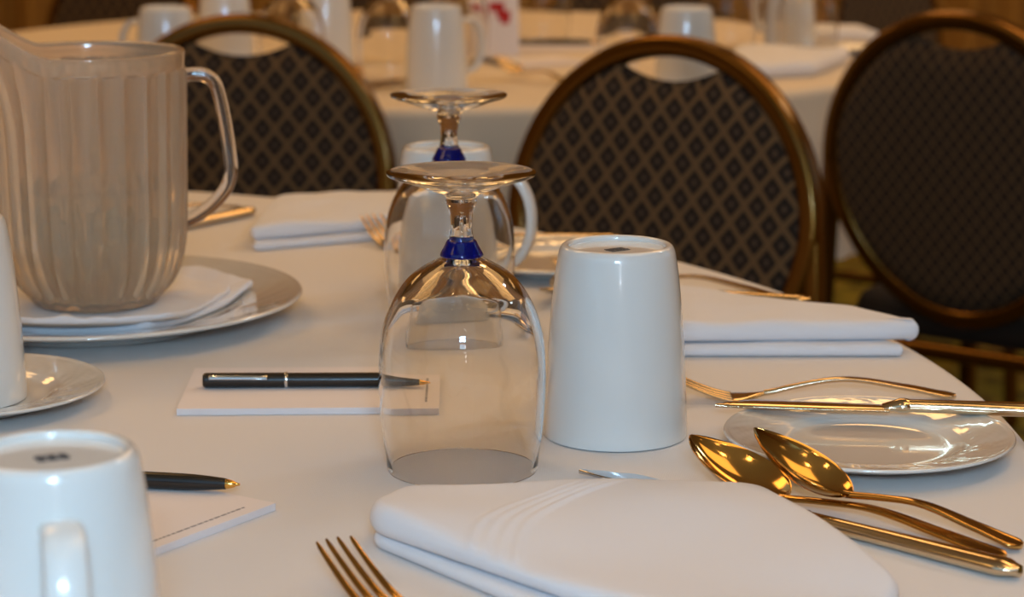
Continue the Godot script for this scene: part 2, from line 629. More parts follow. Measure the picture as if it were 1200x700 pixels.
func make_knife(called: String, label: String, m: Material, blade_m: Material, group: String, L := 0.24) -> Node3D:
	var t := thing(called, label, "knife", Vector3.ZERO, 0, group)
	var hl := L * 0.46
	var path := []
	var secs := []
	for i in 31:
		var f := i / 30.0
		path.append(Vector3(hl * f, 0.0042, 0))
		var w := lerpf(0.0165, 0.0105, smoothstep(0.0, 0.9, f))
		w *= sqrt(clampf(1.0 - pow(1.0 - f * 10.0, 2.0), 0.08, 1.0)) if f < 0.1 else 1.0
		secs.append(ell(w, lerpf(0.0082, 0.0072, f) * (1.0 if i > 1 else 0.7), 22, 2.4))
	var mb := MB.new()
	mb.sweep(path, Vector3.UP, secs)
	part("handle", mb.mesh(), m, t)
	mb = MB.new()
	mb.sweep([Vector3(hl - 0.002, 0.0042, 0), Vector3(hl, 0.0042, 0), Vector3(hl + 0.004, 0.0042, 0), Vector3(hl + 0.008, 0.0038, 0), Vector3(hl + 0.014, 0.003, 0)], Vector3.UP, [ell(0.0105, 0.007, 20), ell(0.0125, 0.0084, 20), ell(0.0125, 0.0084, 20), ell(0.0100, 0.006, 20), ell(0.0130, 0.0028, 20)])
	part("bolster", mb.mesh(), m, t)
	mb = MB.new()
	path = []
	secs = []
	var b0 := hl + 0.010
	for i in 31:
		var f := i / 30.0
		var half := 0.0088 * (0.85 + 0.15 * smoothstep(0.0, 0.4, f))
		var edge := half * (1.0 - pow(smoothstep(0.72, 1.0, f), 2.0) * 1.75)      # the cutting edge sweeps up to the spine
		var w := half + edge
		path.append(Vector3(b0 + f * (L - b0), 0.0024, 0))
		var q := PackedVector2Array()
		for e in [[-half, 0.0008], [-half, -0.0008], [0.0, -0.0010], [edge, -0.0002], [edge, 0.0002], [0.0, 0.0010]]:
			q.append(Vector2(clampf(e[0], -half, maxf(edge, -half + 0.0006)), e[1]))
		secs.append(q)
	mb.sweep(path, Vector3.UP, secs)
	part("blade", mb.mesh(), blade_m, t)
	return t

func lay(o: Node3D, handle_end: Vector3, towards: Vector3) -> void:        # place cutlery from its handle end towards its tip
	var d := towards - handle_end
	var x := d.normalized()
	var z := x.cross(Vector3.UP).normalized()
	o.transform = Transform3D(Basis(x, z.cross(x), z), handle_end + Vector3.UP * TY)

func make_pen(called: String, label: String, group: String, L := 0.134) -> Node3D:
	# along +x, cap end at 0
	var t := thing(called, label, "pen", Vector3.ZERO, 0, group)
	var turn := Basis(Vector3.BACK, -PI / 2)
	var r := 0.0047
	var mb := MB.new()
	mb.lathe([[Vector2(0, 0), Vector2(r * 0.8, 0)], [Vector2(r * 0.8, 0), Vector2(r * 0.94, 0.0008), Vector2(r, 0.002), Vector2(r, 0.051)], [Vector2(r, 0.051), Vector2(0, 0.051)]], 36)
	part("cap", mb.mesh(), M.black_lacquer, t).basis = turn
	mb = MB.new()
	mb.lathe([[Vector2(0, 0.051), Vector2(r * 1.06, 0.051)], [Vector2(r * 1.06, 0.051), Vector2(r * 1.1, 0.0518), Vector2(r * 1.06, 0.0526)], [Vector2(r * 1.06, 0.0526), Vector2(0, 0.0526)]], 36)
	part("ring", mb.mesh(), M.chrome, t).basis = turn
	mb = MB.new()
	mb.lathe([[Vector2(0, 0.0526), Vector2(r * 0.96, 0.0526)], spline([Vector2(r * 0.96, 0.0526), Vector2(r * 0.96, L * 0.72), Vector2(r * 0.9, L * 0.83), Vector2(r * 0.66, L * 0.935), Vector2(r * 0.58, L * 0.945)], 6), [Vector2(r * 0.58, L * 0.945), Vector2(0, L * 0.945)]], 36)
	part("barrel", mb.mesh(), M.black_lacquer, t).basis = turn
	mb = MB.new()
	mb.lathe([spline([Vector2(0, L * 0.945), Vector2(r * 0.54, L * 0.945), Vector2(r * 0.42, L * 0.972), Vector2(r * 0.2, L * 0.988), Vector2(r * 0.14, L), Vector2(0, L)], 5)], 24)
	part("tip", mb.mesh(), M.brass_tip, t).basis = turn
	mb = MB.new()
	mb.sweep(spline([Vector3(0.004, 0.0030, 0), Vector3(0.0045, 0.0052, 0), Vector3(0.007, 0.0060, 0), Vector3(0.030, 0.0056, 0), Vector3(0.038, 0.0052, 0), Vector3(0.0405, 0.0058, 0)], 4), Vector3.BACK, [ell(0.0011, 0.0030, 10, 3.0)])
	var c := part("clip", mb.mesh(), M.chrome, t)
	c.rotation.x = 1.05
	return t

func make_notepad(called: String, label: String, sx: float, sz: float, group: String) -> Node3D:
	# centred; the printed line runs along the +x short edge
	var t := thing(called, label, "notepad", Vector3.ZERO, 0, group)
	var mb := MB.new()
	var r := RandomNumberGenerator.new()
	r.seed = 3
	for k in 9:
		mb.box(Vector3(r.randf_range(-1, 1) * 0.0001, 0.00022 + k * 0.0004, r.randf_range(-1, 1) * 0.0001), Vector3(sx, 0.00037, sz), 0.00004)
	part("sheets", mb.mesh(true), M.paper, t)
	mb = MB.new()
	mb.box(Vector3(0, 0.0038, 0), Vector3(sx, 0.0003, sz), 0.0)
	part("top_sheet", mb.mesh(true), M.paper, t)
	mb = MB.new()
	var z := -sz * 0.36
	while z < sz * 0.36:
		var w := r.randf_range(0.0012, 0.006)
		mb.box(Vector3(sx / 2 - 0.0085, 0.00397, z + w / 2), Vector3(0.0015, 0.00004, w))
		z += w + 0.0009
	var p := part("print_line", mb.mesh(true), M.print_ink, t)
	p.set_meta("label", "thin grey line of small print")
	return t

# ------------------------------------------------------------------ pitcher
func make_pitcher(at: Vector3) -> void:
	var t := thing("pitcher", "frosted fluted clear plastic water pitcher standing on a napkin-lined dinner plate", "pitcher", at)
	var rim := 0.178
	var flutes := 24
	var spout := deg_to_rad(166.0)
	var bend := func(w: Vector3, a: float, p: Vector2, inside: float) -> Vector3:
		var d := absf(wrapf(a - spout, -PI, PI))
		var lip := smoothstep(0.0, 1.0, clampf((1.12 - d) / 0.72, 0, 1))
		var up := smoothstep(0.10, rim, p.y)
		var r := p.x + lip * 0.022 * pow(up, 3.0)
		if inside < 0.5:
			var on := smoothstep(0.002, 0.016, p.y) * (1.0 - smoothstep(0.163, 0.1665, p.y))
			var c := absf(sin(a * flutes / 2.0))
			r += on * 0.0042 * (pow(1.0 - c, 1.4) - 0.32)
		var y := p.y + lip * 0.026 * smoothstep(0.13, rim, p.y)
		return Vector3(r * cos(a), y, r * sin(a))
	var outer := spline([Vector2(0, 0.003), Vector2(0.035, 0.003), Vector2(0.040, 0.0), Vector2(0.0435, 0.0008), Vector2(0.0462, 0.005), Vector2(0.0520, 0.0140), Vector2(0.0575, 0.0250), Vector2(0.0615, 0.0400), Vector2(0.0633, 0.060), Vector2(0.0644, 0.100), Vector2(0.0652, 0.140), Vector2(0.0656, 0.160), Vector2(0.0658, 0.1645), Vector2(0.0662, 0.1655), Vector2(0.0664, 0.170), Vector2(0.0668, 0.1765), Vector2(0.0655, 0.178)], 5)
	var inner := spline([Vector2(0.0655, 0.178), Vector2(0.0640, 0.1765), Vector2(0.0632, 0.168), Vector2(0.0624, 0.140), Vector2(0.0612, 0.090), Vector2(0.0600, 0.055), Vector2(0.0580, 0.038), Vector2(0.0530, 0.022), Vector2(0.0460, 0.010), Vector2(0.0420, 0.0065), Vector2(0, 0.006)], 4)
	var seg := 576
	var mb := MB.new()
	mb.begin()
	for g in [[outer, 0.0], [inner, 1.0]]:
		var rs := []
		for p in g[0]:
			var q := PackedVector3Array()
			for j in seg:
				var a := TAU * j / seg
				q.append(bend.call(Vector3.ZERO, a, p, g[1]))
			rs.append(q)
		mb.rows(rs, true)
	mb.finish()
	part("body", mb.mesh(), M.pitcher_plastic, t)
	mb = MB.new()
	var path := spline([Vector3(0.0655, 0.1590, 0), Vector3(0.073, 0.1600, 0), Vector3(0.0805, 0.1590, 0), Vector3(0.0865, 0.1545, 0), Vector3(0.0895, 0.146, 0), Vector3(0.0930, 0.128, 0), Vector3(0.0962, 0.104, 0), Vector3(0.0968, 0.092, 0), Vector3(0.0940, 0.081, 0), Vector3(0.0870, 0.0715, 0), Vector3(0.0770, 0.0630, 0), Vector3(0.0640, 0.0560, 0)], 6)
	mb.sweep(path, Vector3.BACK, [ell(0.0095, 0.0150, 20, 3.0)])
	var h := part("handle", mb.mesh(), M.handle_plastic, t)
	h.rotation.y = 0.12
	# beads of condensation on the outside
	var sp := SphereMesh.new()
	sp.radius = 0.00042
	sp.height = 0.0005
	sp.radial_segments = 8
	sp.rings = 4
	var mm := MultiMesh.new()
	mm.transform_format = MultiMesh.TRANSFORM_3D
	mm.mesh = sp
	mm.instance_count = 420
	for i in 420:
		var a := rng.randf() * TAU
		var y := rng.randf_range(0.03, 0.163)
		var r := 0.0633 + (y - 0.06) * 0.0225 + 0.0042 * (pow(1.0 - absf(sin(a * flutes / 2.0)), 1.4) - 0.32)
		if y < 0.06:
			r = curve([[0.025, 0.0575], [0.04, 0.0615], [0.06, 0.0633]], y) + 0.0042 * (pow(1.0 - absf(sin(a * flutes / 2.0)), 1.4) - 0.32)
		var s := rng.randf_range(0.4, 1.3)
		mm.set_instance_transform(i, Transform3D(Basis.IDENTITY.scaled(Vector3(s, s * rng.randf_range(0.9, 1.6), s)), Vector3(r * cos(a), y, r * sin(a))))
	var drops := MultiMeshInstance3D.new()
	drops.multimesh = mm
	drops.material_override = M.handle_plastic
	drops.name = "condensation"
	drops.set_meta("kind", "stuff")
	t.add_child(drops, true)
	# the water and its ice
	mb = MB.new()
	mb.lathe([spline([Vector2(0, 0.0068), Vector2(0.0412, 0.0072), Vector2(0.0450, 0.0105), Vector2(0.0520, 0.0225), Vector2(0.0570, 0.038), Vector2(0.0590, 0.055), Vector2(0.0600, 0.084)], 4), [Vector2(0.0600, 0.084), Vector2(0.0592, 0.0835), Vector2(0, 0.0835)]], 64)
	var w := part("water", mb.mesh(), M.water)
	w.position = at
	tag(w, "water half filling the frosted pitcher", "water")
	var cubes := [[-0.018, 0.052, 0.030, 0.3, 0.2], [0.016, 0.060, 0.028, 1.1, 0.4], [0.036, 0.050, 0.006, 0.6, -0.3], [-0.038, 0.058, -0.004, 0.1, 0.5], [0.004, 0.054, -0.014, 0.8, 0.1], [-0.012, 0.034, 0.002, 0.5, -0.4]]
	var names := ["ice cube seen at front left in the pitcher's water", "ice cube seen at front centre in the pitcher's water", "ice cube near the handle in the pitcher's water", "ice cube near the spout in the pitcher's water", "ice cube afloat in the middle of the pitcher's water", "ice cube sunk lowest in the pitcher's water"]
	for k in cubes.size():
		var c = cubes[k]
		mb = MB.new()
		mb.box(Vector3.ZERO, Vector3(0.024, 0.022, 0.02), 0.004)
		var o := part("ice_cube", mb.mesh(), M.ice)
		o.position = at + Vector3(c[0], c[1], c[2])
		o.rotation = Vector3(c[4], c[3], c[4] * 0.5)
		tag(o, names[k], "ice cube", "ice cubes in the pitcher")

# ------------------------------------------------------------------ chairs and tables
func make_chair(called: String, label: String, group: String) -> Node3D:
	var t := thing(called, label, "chair", Vector3.ZERO, 0, group)
	var cy := 0.665
	var hw := 0.197
	var hh := 0.208
	var lean := Transform3D(Basis(Vector3.RIGHT, -0.12), Vector3(0, 0.46, -0.19))
	var path := []
	for i in 72:
		var a := TAU * i / 72
		var k := 1.0 - 0.10 * maxf(0.0, -sin(a))          # a little narrower towards the bottom
		path.append(lean * Vector3((hw - 0.0125) * cos(a) * k, cy - 0.46 + (hh - 0.0125) * sin(a), 0))
	var mb := MB.new()
	mb.sweep(path, lean.basis * Vector3.BACK, [ell(0.025, 0.030, 18, 3.2)], true)
	part("back_frame", mb.mesh(), M.gold_frame, t)
	# the upholstered panel, with a hand hole left open under the frame's crown
	mb = MB.new()
	var iw := hw - 0.021
	var ih := hh - 0.021
	var hole := 0.066
	for side in [1.0, -1.0]:
		var rs := []
		for i in 61:
			var x := -1.0 + 2.0 * i / 60.0
			x = sin(x * PI / 2)
			var px := x * iw
			var top := ih * sqrt(maxf(0.0, 1.0 - x * x))
			var low := -top
			if absf(px) < hole:
				top = minf(top, ih * sqrt(1.0 - pow(hole / iw, 2)) - 0.017 * (1.0 - pow(px / hole, 2)))
			var q := PackedVector3Array()
			for j in 25:
				var f := j / 24.0
				var y := lerpf(low, top, f)
				var edge := minf(minf(y - low, top - y) / 0.03, minf(1.0, (iw - absf(px)) / 0.03))
				var puff := 0.006 + 0.011 * sqrt(clampf(1.0 - pow(1.0 - clampf(edge, 0, 1), 2), 0, 1))
				var k := 1.0 - 0.10 * maxf(0.0, -y / ih)
				q.append(lean * Vector3(px * k, cy - 0.46 + y, side * puff))
			rs.append(q)
		var base := mb.v.size()
		mb.begin()
		mb.rows(rs, false)
		for i in range(base, mb.v.size()):
			var p: Vector3 = lean.affine_inverse() * mb.v[i]
			mb.uv[i] = Vector2(p.x / 0.0315, p.y / 0.039)
		if side < 0:
			for i in range(mb.mark, mb.idx.size(), 3):
				var s := mb.idx[i + 1]
				mb.idx[i + 1] = mb.idx[i + 2]
				mb.idx[i + 2] = s
		if side > 0:
			var flip := mb.v[mb.idx[3000]]
			var nrm := (mb.v[mb.idx[3002]] - flip).cross(mb.v[mb.idx[3001]] - flip)
			if nrm.z < 0:
				for i in range(mb.mark, mb.idx.size(), 3):
					var s := mb.idx[i + 1]
					mb.idx[i + 1] = mb.idx[i + 2]
					mb.idx[i + 2] = s
		if side < 0:
			var flip := mb.v[mb.idx[mb.mark + 3000]]
			var nrm := (mb.v[mb.idx[mb.mark + 3002]] - flip).cross(mb.v[mb.idx[mb.mark + 3001]] - flip)
			if nrm.z > 0:
				for i in range(mb.mark, mb.idx.size(), 3):
					var s := mb.idx[i + 1]
					mb.idx[i + 1] = mb.idx[i + 2]
					mb.idx[i + 2] = s
		# the rim of this half, so that the panel is closed between its two faces
	var back_rows := 61 * 25
	var rear := MB.new()
	rear.v = mb.v.duplicate()
	rear.uv = mb.uv.duplicate()
	rear.idx = mb.idx.slice(mb.mark)
	mb.idx.resize(mb.mark)
	mb.begin()
	var loop := []
	for i in 61:
		loop.append(i * 25 + 24)
	for i in range(60, -1, -1):
		loop.append(i * 25)
	for i in loop.size():
		var a: int = loop[i]
		var b: int = loop[(i + 1) % loop.size()]
		mb.tri(a, b, a + back_rows)
		mb.tri(b, b + back_rows, a + back_rows)
	part("back_panel", mb.mesh(), M.upholstery, t)
	part("rear_panel", rear.mesh(), M.rear_cloth, t).set_meta("label", "darker small-patterned cloth on the back")
	mb = MB.new()
	pad(mb, round_poly([Vector2(-0.182, 0.19), Vector2(0.182, 0.19), Vector2(0.18, -0.19), Vector2(-0.18, -0.19)], 0.06, 0.02), 0.43, 0.055, null, 0.012)
	part("seat", mb.mesh(), M.seat_cloth, t)
	mb = MB.new()
	var ring := []
	for p in round_poly([Vector2(-0.177, 0.185), Vector2(0.177, 0.185), Vector2(0.178, -0.2), Vector2(-0.178, -0.2)], 0.05, 0.03):
		ring.append(Vector3(p.x, 0.422, p.y))
	mb.sweep(ring, Vector3.UP, [ell(0.022, 0.022, 10, 3.0)], true)
	part("seat_frame", mb.mesh(), M.gold_frame, t)
	for s in [-1.0, 1.0]:
		mb = MB.new()
		mb.sweep(spline([Vector3(s * 0.215, 0.0, -0.275), Vector3(s * 0.212, 0.2, -0.238), Vector3(s * 0.205, 0.42, -0.203), Vector3(s * 0.195, 0.57, -0.206), Vector3(s * 0.186, 0.67, -0.2155)], 5), Vector3.BACK, [ell(0.024, 0.024, 12, 3.0)])
		part("leg", mb.mesh(), M.gold_frame, t)
		mb = MB.new()
		mb.sweep(spline([Vector3(s * 0.182, 0.0, 0.205), Vector3(s * 0.178, 0.2, 0.19), Vector3(s * 0.174, 0.42, 0.175)], 5), Vector3.BACK, [ell(0.024, 0.024, 12, 3.0)])
		part("leg", mb.mesh(), M.gold_frame, t)
		mb = MB.new()
		mb.sweep([Vector3(s * 0.179, 0.24, 0.188), Vector3(s * 0.2115, 0.24, -0.245)], Vector3.UP, [ell(0.018, 0.018, 10, 3.0)])
		part("stretcher", mb.mesh(), M.gold_frame, t)
	mb = MB.new()
	mb.sweep([Vector3(-0.21, 0.30, -0.232), Vector3(0.21, 0.30, -0.232)], Vector3.UP, [ell(0.018, 0.018, 10, 3.0)])
	part("stretcher", mb.mesh(), M.gold_frame, t)
	return t

func make_table(label: String, cx: float, cz: float, R: float, m: Material, sd: int) -> Node3D:
	var t := thing("tablecloth", label, "tablecloth", Vector3(cx, 0, cz), 0, "white cloths of the banquet tables")
	var f := FastNoiseLite.new()
	f.seed = sd
	f.frequency = 1.3
	var seg := 360
	var rs := []
	for i in 31:                # the flat top
		var q := PackedVector3Array()
		var r := R * 0.985 * sqrt(i / 30.0)
		for j in seg:
			var a := TAU * j / seg
			q.append(Vector3(r * cos(a), TY, r * sin(a)))
		rs.append(q)
	for k in range(1, 9):       # the rolled edge
		var q := PackedVector3Array()
		var b := PI / 2 * k / 8.0
		for j in seg:
			var a := TAU * j / seg
			var r := R * 0.985 + R * 0.015 * sin(b)
			q.append(Vector3(r * cos(a), TY - 0.0135 * (1 - cos(b)), r * sin(a)))
		rs.append(q)
	var mb := MB.new()
	mb.rows(rs, true)
	part("cloth_top", mb.mesh(), m, t)
	mb = MB.new()
	var sk := []
	for k in 41:
		var d := k / 40.0
		var q := PackedVector3Array()
		for j in seg:
			var a := TAU * j / seg
			var w := f.get_noise_2d(cos(a) * 2.0, sin(a) * 2.0) * 5.0
			var fold := sin(a * 19.0 + w) + 0.4 * sin(a * 43.0 - w * 2.0)
			var r := R + 0.012 * d + fold * 0.011 * pow(d, 0.9) * smoothstep(0.0, 0.25, d)
			q.append(Vector3(r * cos(a), TY - 0.0135 - d * 0.225, r * sin(a)))
		sk.append(q)
	mb.rows(sk, true)
	part("skirt", mb.mesh(), m, t)
	return t

func make_table_frame(label: String, cx: float, cz: float, R: float) -> void:
	var t := thing("banquet_table", label, "table", Vector3(cx, 0, cz), 0.4, "round banquet tables")
	var mb := MB.new()
	mb.lathe([[Vector2(0, TY - 0.024), Vector2(R - 0.03, TY - 0.024)], [Vector2(R - 0.03, TY - 0.024), Vector2(R - 0.012, TY - 0.020), Vector2(R - 0.012, TY - 0.006), Vector2(R - 0.03, TY - 0.002)], [Vector2(R - 0.03, TY - 0.002), Vector2(0, TY - 0.002)]], 96)
	part("tabletop", mb.mesh(), M.dark_wood, t)
	for sx in [-1.0, 1.0]:
		for sz in [-1.0, 1.0]:
			mb = MB.new()
			mb.sweep([Vector3(sx * R * 0.42, TY - 0.024, sz * R * 0.3), Vector3(sx * R * 0.46, 0.4, sz * R * 0.34), Vector3(sx * R * 0.5, 0.0, sz * R * 0.38)], Vector3.BACK, [ell(0.03, 0.03, 12)])
			part("leg", mb.mesh(), M.plastic_foot, t)
		mb = MB.new()
		mb.sweep([Vector3(sx * R * 0.465, 0.36, -R * 0.345), Vector3(sx * R * 0.465, 0.36, R * 0.345)], Vector3.UP, [ell(0.022, 0.022, 10)])
		part("brace", mb.mesh(), M.plastic_foot, t)

func on_table(x: float, z: float, up := 0.0) -> Vector3:
	return Vector3(x, TY + up, z)

func v2(a: Array) -> Array:
	var q := []
	for p in a:
		q.append(Vector2(p[0], p[1]))
	return q

func area_lamp(at: Vector3, look: Vector3, size: Vector2, c: Color, energy: float, called: String) -> void:
	var l := AreaLight3D.new()
	l.name = called
	add_child(l, true)
	l.area_size = size
	l.light_color = c
	l.light_energy = energy
	l.area_range = 20.0
	l.area_attenuation = 2.0
	l.shadow_enabled = true
	var up := Vector3.FORWARD if absf(look.y) > 0.9 else Vector3.UP
	l.look_at_from_position(at, at + look, up)

const COOL := Color(0.67, 0.86, 1.0)
const WARM := Color(1.0, 0.735, 0.437)

# ------------------------------------------------------------------ the scene
func _ready() -> void:
	rng.seed = 7
	# camera: 1.10 m above the floor, tilted 11.7 degrees down, a long lens focused on the front glass
	var cam := Camera3D.new()
	cam.name = "camera"
	add_child(cam)
	cam.position = Vector3(0, 1.10, 0)
	cam.rotation = Vector3(-atan(560.0 / 2700.0), 0, 0)
	var lens := CameraAttributesPhysical.new()
	lens.frustum_focal_length = 12.0 / (350.0 / 2700.0)
	lens.frustum_focus_distance = 1.27
	lens.frustum_near = 0.05
	lens.frustum_far = 60.0
	lens.exposure_aperture = 11.2
	cam.attributes = lens
	cam.current = true
	var we := WorldEnvironment.new()
	we.name = "environment"
	var env := Environment.new()
	env.background_mode = Environment.BG_SKY
	var sky := Sky.new()
	var sm := ProceduralSkyMaterial.new()
	sm.sky_top_color = Color(0.62, 0.75, 0.95)
	sm.sky_horizon_color = Color(0.88, 0.93, 1.0)
	sm.ground_bottom_color = Color(0.35, 0.37, 0.36)
	sm.ground_horizon_color = Color(0.6, 0.63, 0.66)
	sm.sky_energy_multiplier = 0.45
	sky.sky_material = sm
	env.sky = sky
	env.tonemap_mode = Environment.TONE_MAPPER_LINEAR
	env.tonemap_exposure = 1.0
	env.sdfgi_enabled = true
	env.ssao_enabled = true
	env.ssil_enabled = true
	we.environment = env
	add_child(we)
	# daylight: a wide window behind the camera and a tall one on the right
	area_lamp(Vector3(-1.0, 2.0, 0.72), Vector3(0, -0.2, -1), Vector2(3.6, 1.5), COOL, 0.95, "window_light")
	area_lamp(Vector3(0.02, 1.27, 0.115), Vector3(0, -0.17, -1), Vector2(0.2, 0.13), COOL, 0.86, "photo_lamp_light")
	area_lamp(Vector3(4.32, 2.0, -3.6), Vector3(-1, -0.1, 0), Vector2(1.4, 1.3), COOL, 0.35, "window_light")
	# a small white daylight lamp in the ceiling over the right hand aisle
	area_lamp(Vector3(2.3, 2.965, -2.9), Vector3.DOWN, Vector2(0.34, 0.34), Color(0.86, 0.94, 1.0), 1.3, "ceiling_light_lamp")
	# ceiling panels
	for p in PANELS:
		area_lamp(Vector3(p[0], 2.965, p[1]), Vector3.DOWN, Vector2(1.1, 1.1), WARM, p[2], "ceiling_light_lamp")

	make_materials()
	make_room()
	make_pendants()
	make_photo_lamp()
	make_front_table()
	make_far_table()
	make_chairs()

const PANELS := [[-2.2, -0.4, 0.45], [0.9, -1.2, 0.65], [-1.4, -2.8, 1.5], [1.5, -3.4, 1.5], [-2.8, -5.2, 1.5], [0.4, -5.4, 1.5], [3.2, -5.4, 1.5]]

func wall_with_openings(called: String, label: String, at: Vector3, turn: float, width: float, height: float, holes: Array) -> void:
	# a 0.16 m thick wall whose inner face looks along +z before the turn; holes are [x0, x1, y0, y1]
	var mb := MB.new()
	var x := -width / 2
	for h in holes:
		mb.box(Vector3((x + h[0]) / 2, height / 2, -0.08), Vector3(h[0] - x, height, 0.16))
		mb.box(Vector3((h[0] + h[1]) / 2, h[2] / 2, -0.08), Vector3(h[1] - h[0], h[2], 0.16))
		mb.box(Vector3((h[0] + h[1]) / 2, (h[3] + height) / 2, -0.08), Vector3(h[1] - h[0], height - h[3], 0.16))
		x = h[1]
	mb.box(Vector3((x + width / 2) / 2, height / 2, -0.08), Vector3(width / 2 - x, height, 0.16))
	var w := struct(called, mb.mesh(true), M.wall_paint, label, "wall")
	w.position = at
	w.rotation.y = turn

func window(n: int, label: String, at: Vector3, turn: float, w: float, h: float, bars: int) -> void:
	var t := thing("window_%d" % n, label, "window", at, turn)
	t.set_meta("kind", "structure")
	var mb := MB.new()
	for s in [-1.0, 1.0]:
		mb.box(Vector3(s * (w / 2 - 0.03), h / 2, -0.08), Vector3(0.06, h, 0.07), 0.005)
		mb.box(Vector3(0, h / 2 + s * (h / 2 - 0.03), -0.08), Vector3(w - 0.12, 0.06, 0.07), 0.005)
	part("window_frame", mb.mesh(true), M.white_frame, t)
	var pw := (w - 0.12) / bars
	for k in bars:
		if k > 0:
			mb = MB.new()
			mb.box(Vector3(-w / 2 + 0.06 + k * pw, h / 2, -0.08), Vector3(0.04, h - 0.12, 0.05), 0.004)
			part("mullion", mb.mesh(true), M.white_frame, t)
		mb = MB.new()
		mb.box(Vector3(-w / 2 + 0.06 + (k + 0.5) * pw, h / 2, -0.08), Vector3(pw - 0.02, h - 0.1, 0.004))
		part("pane", mb.mesh(true), M.window_glass, t)

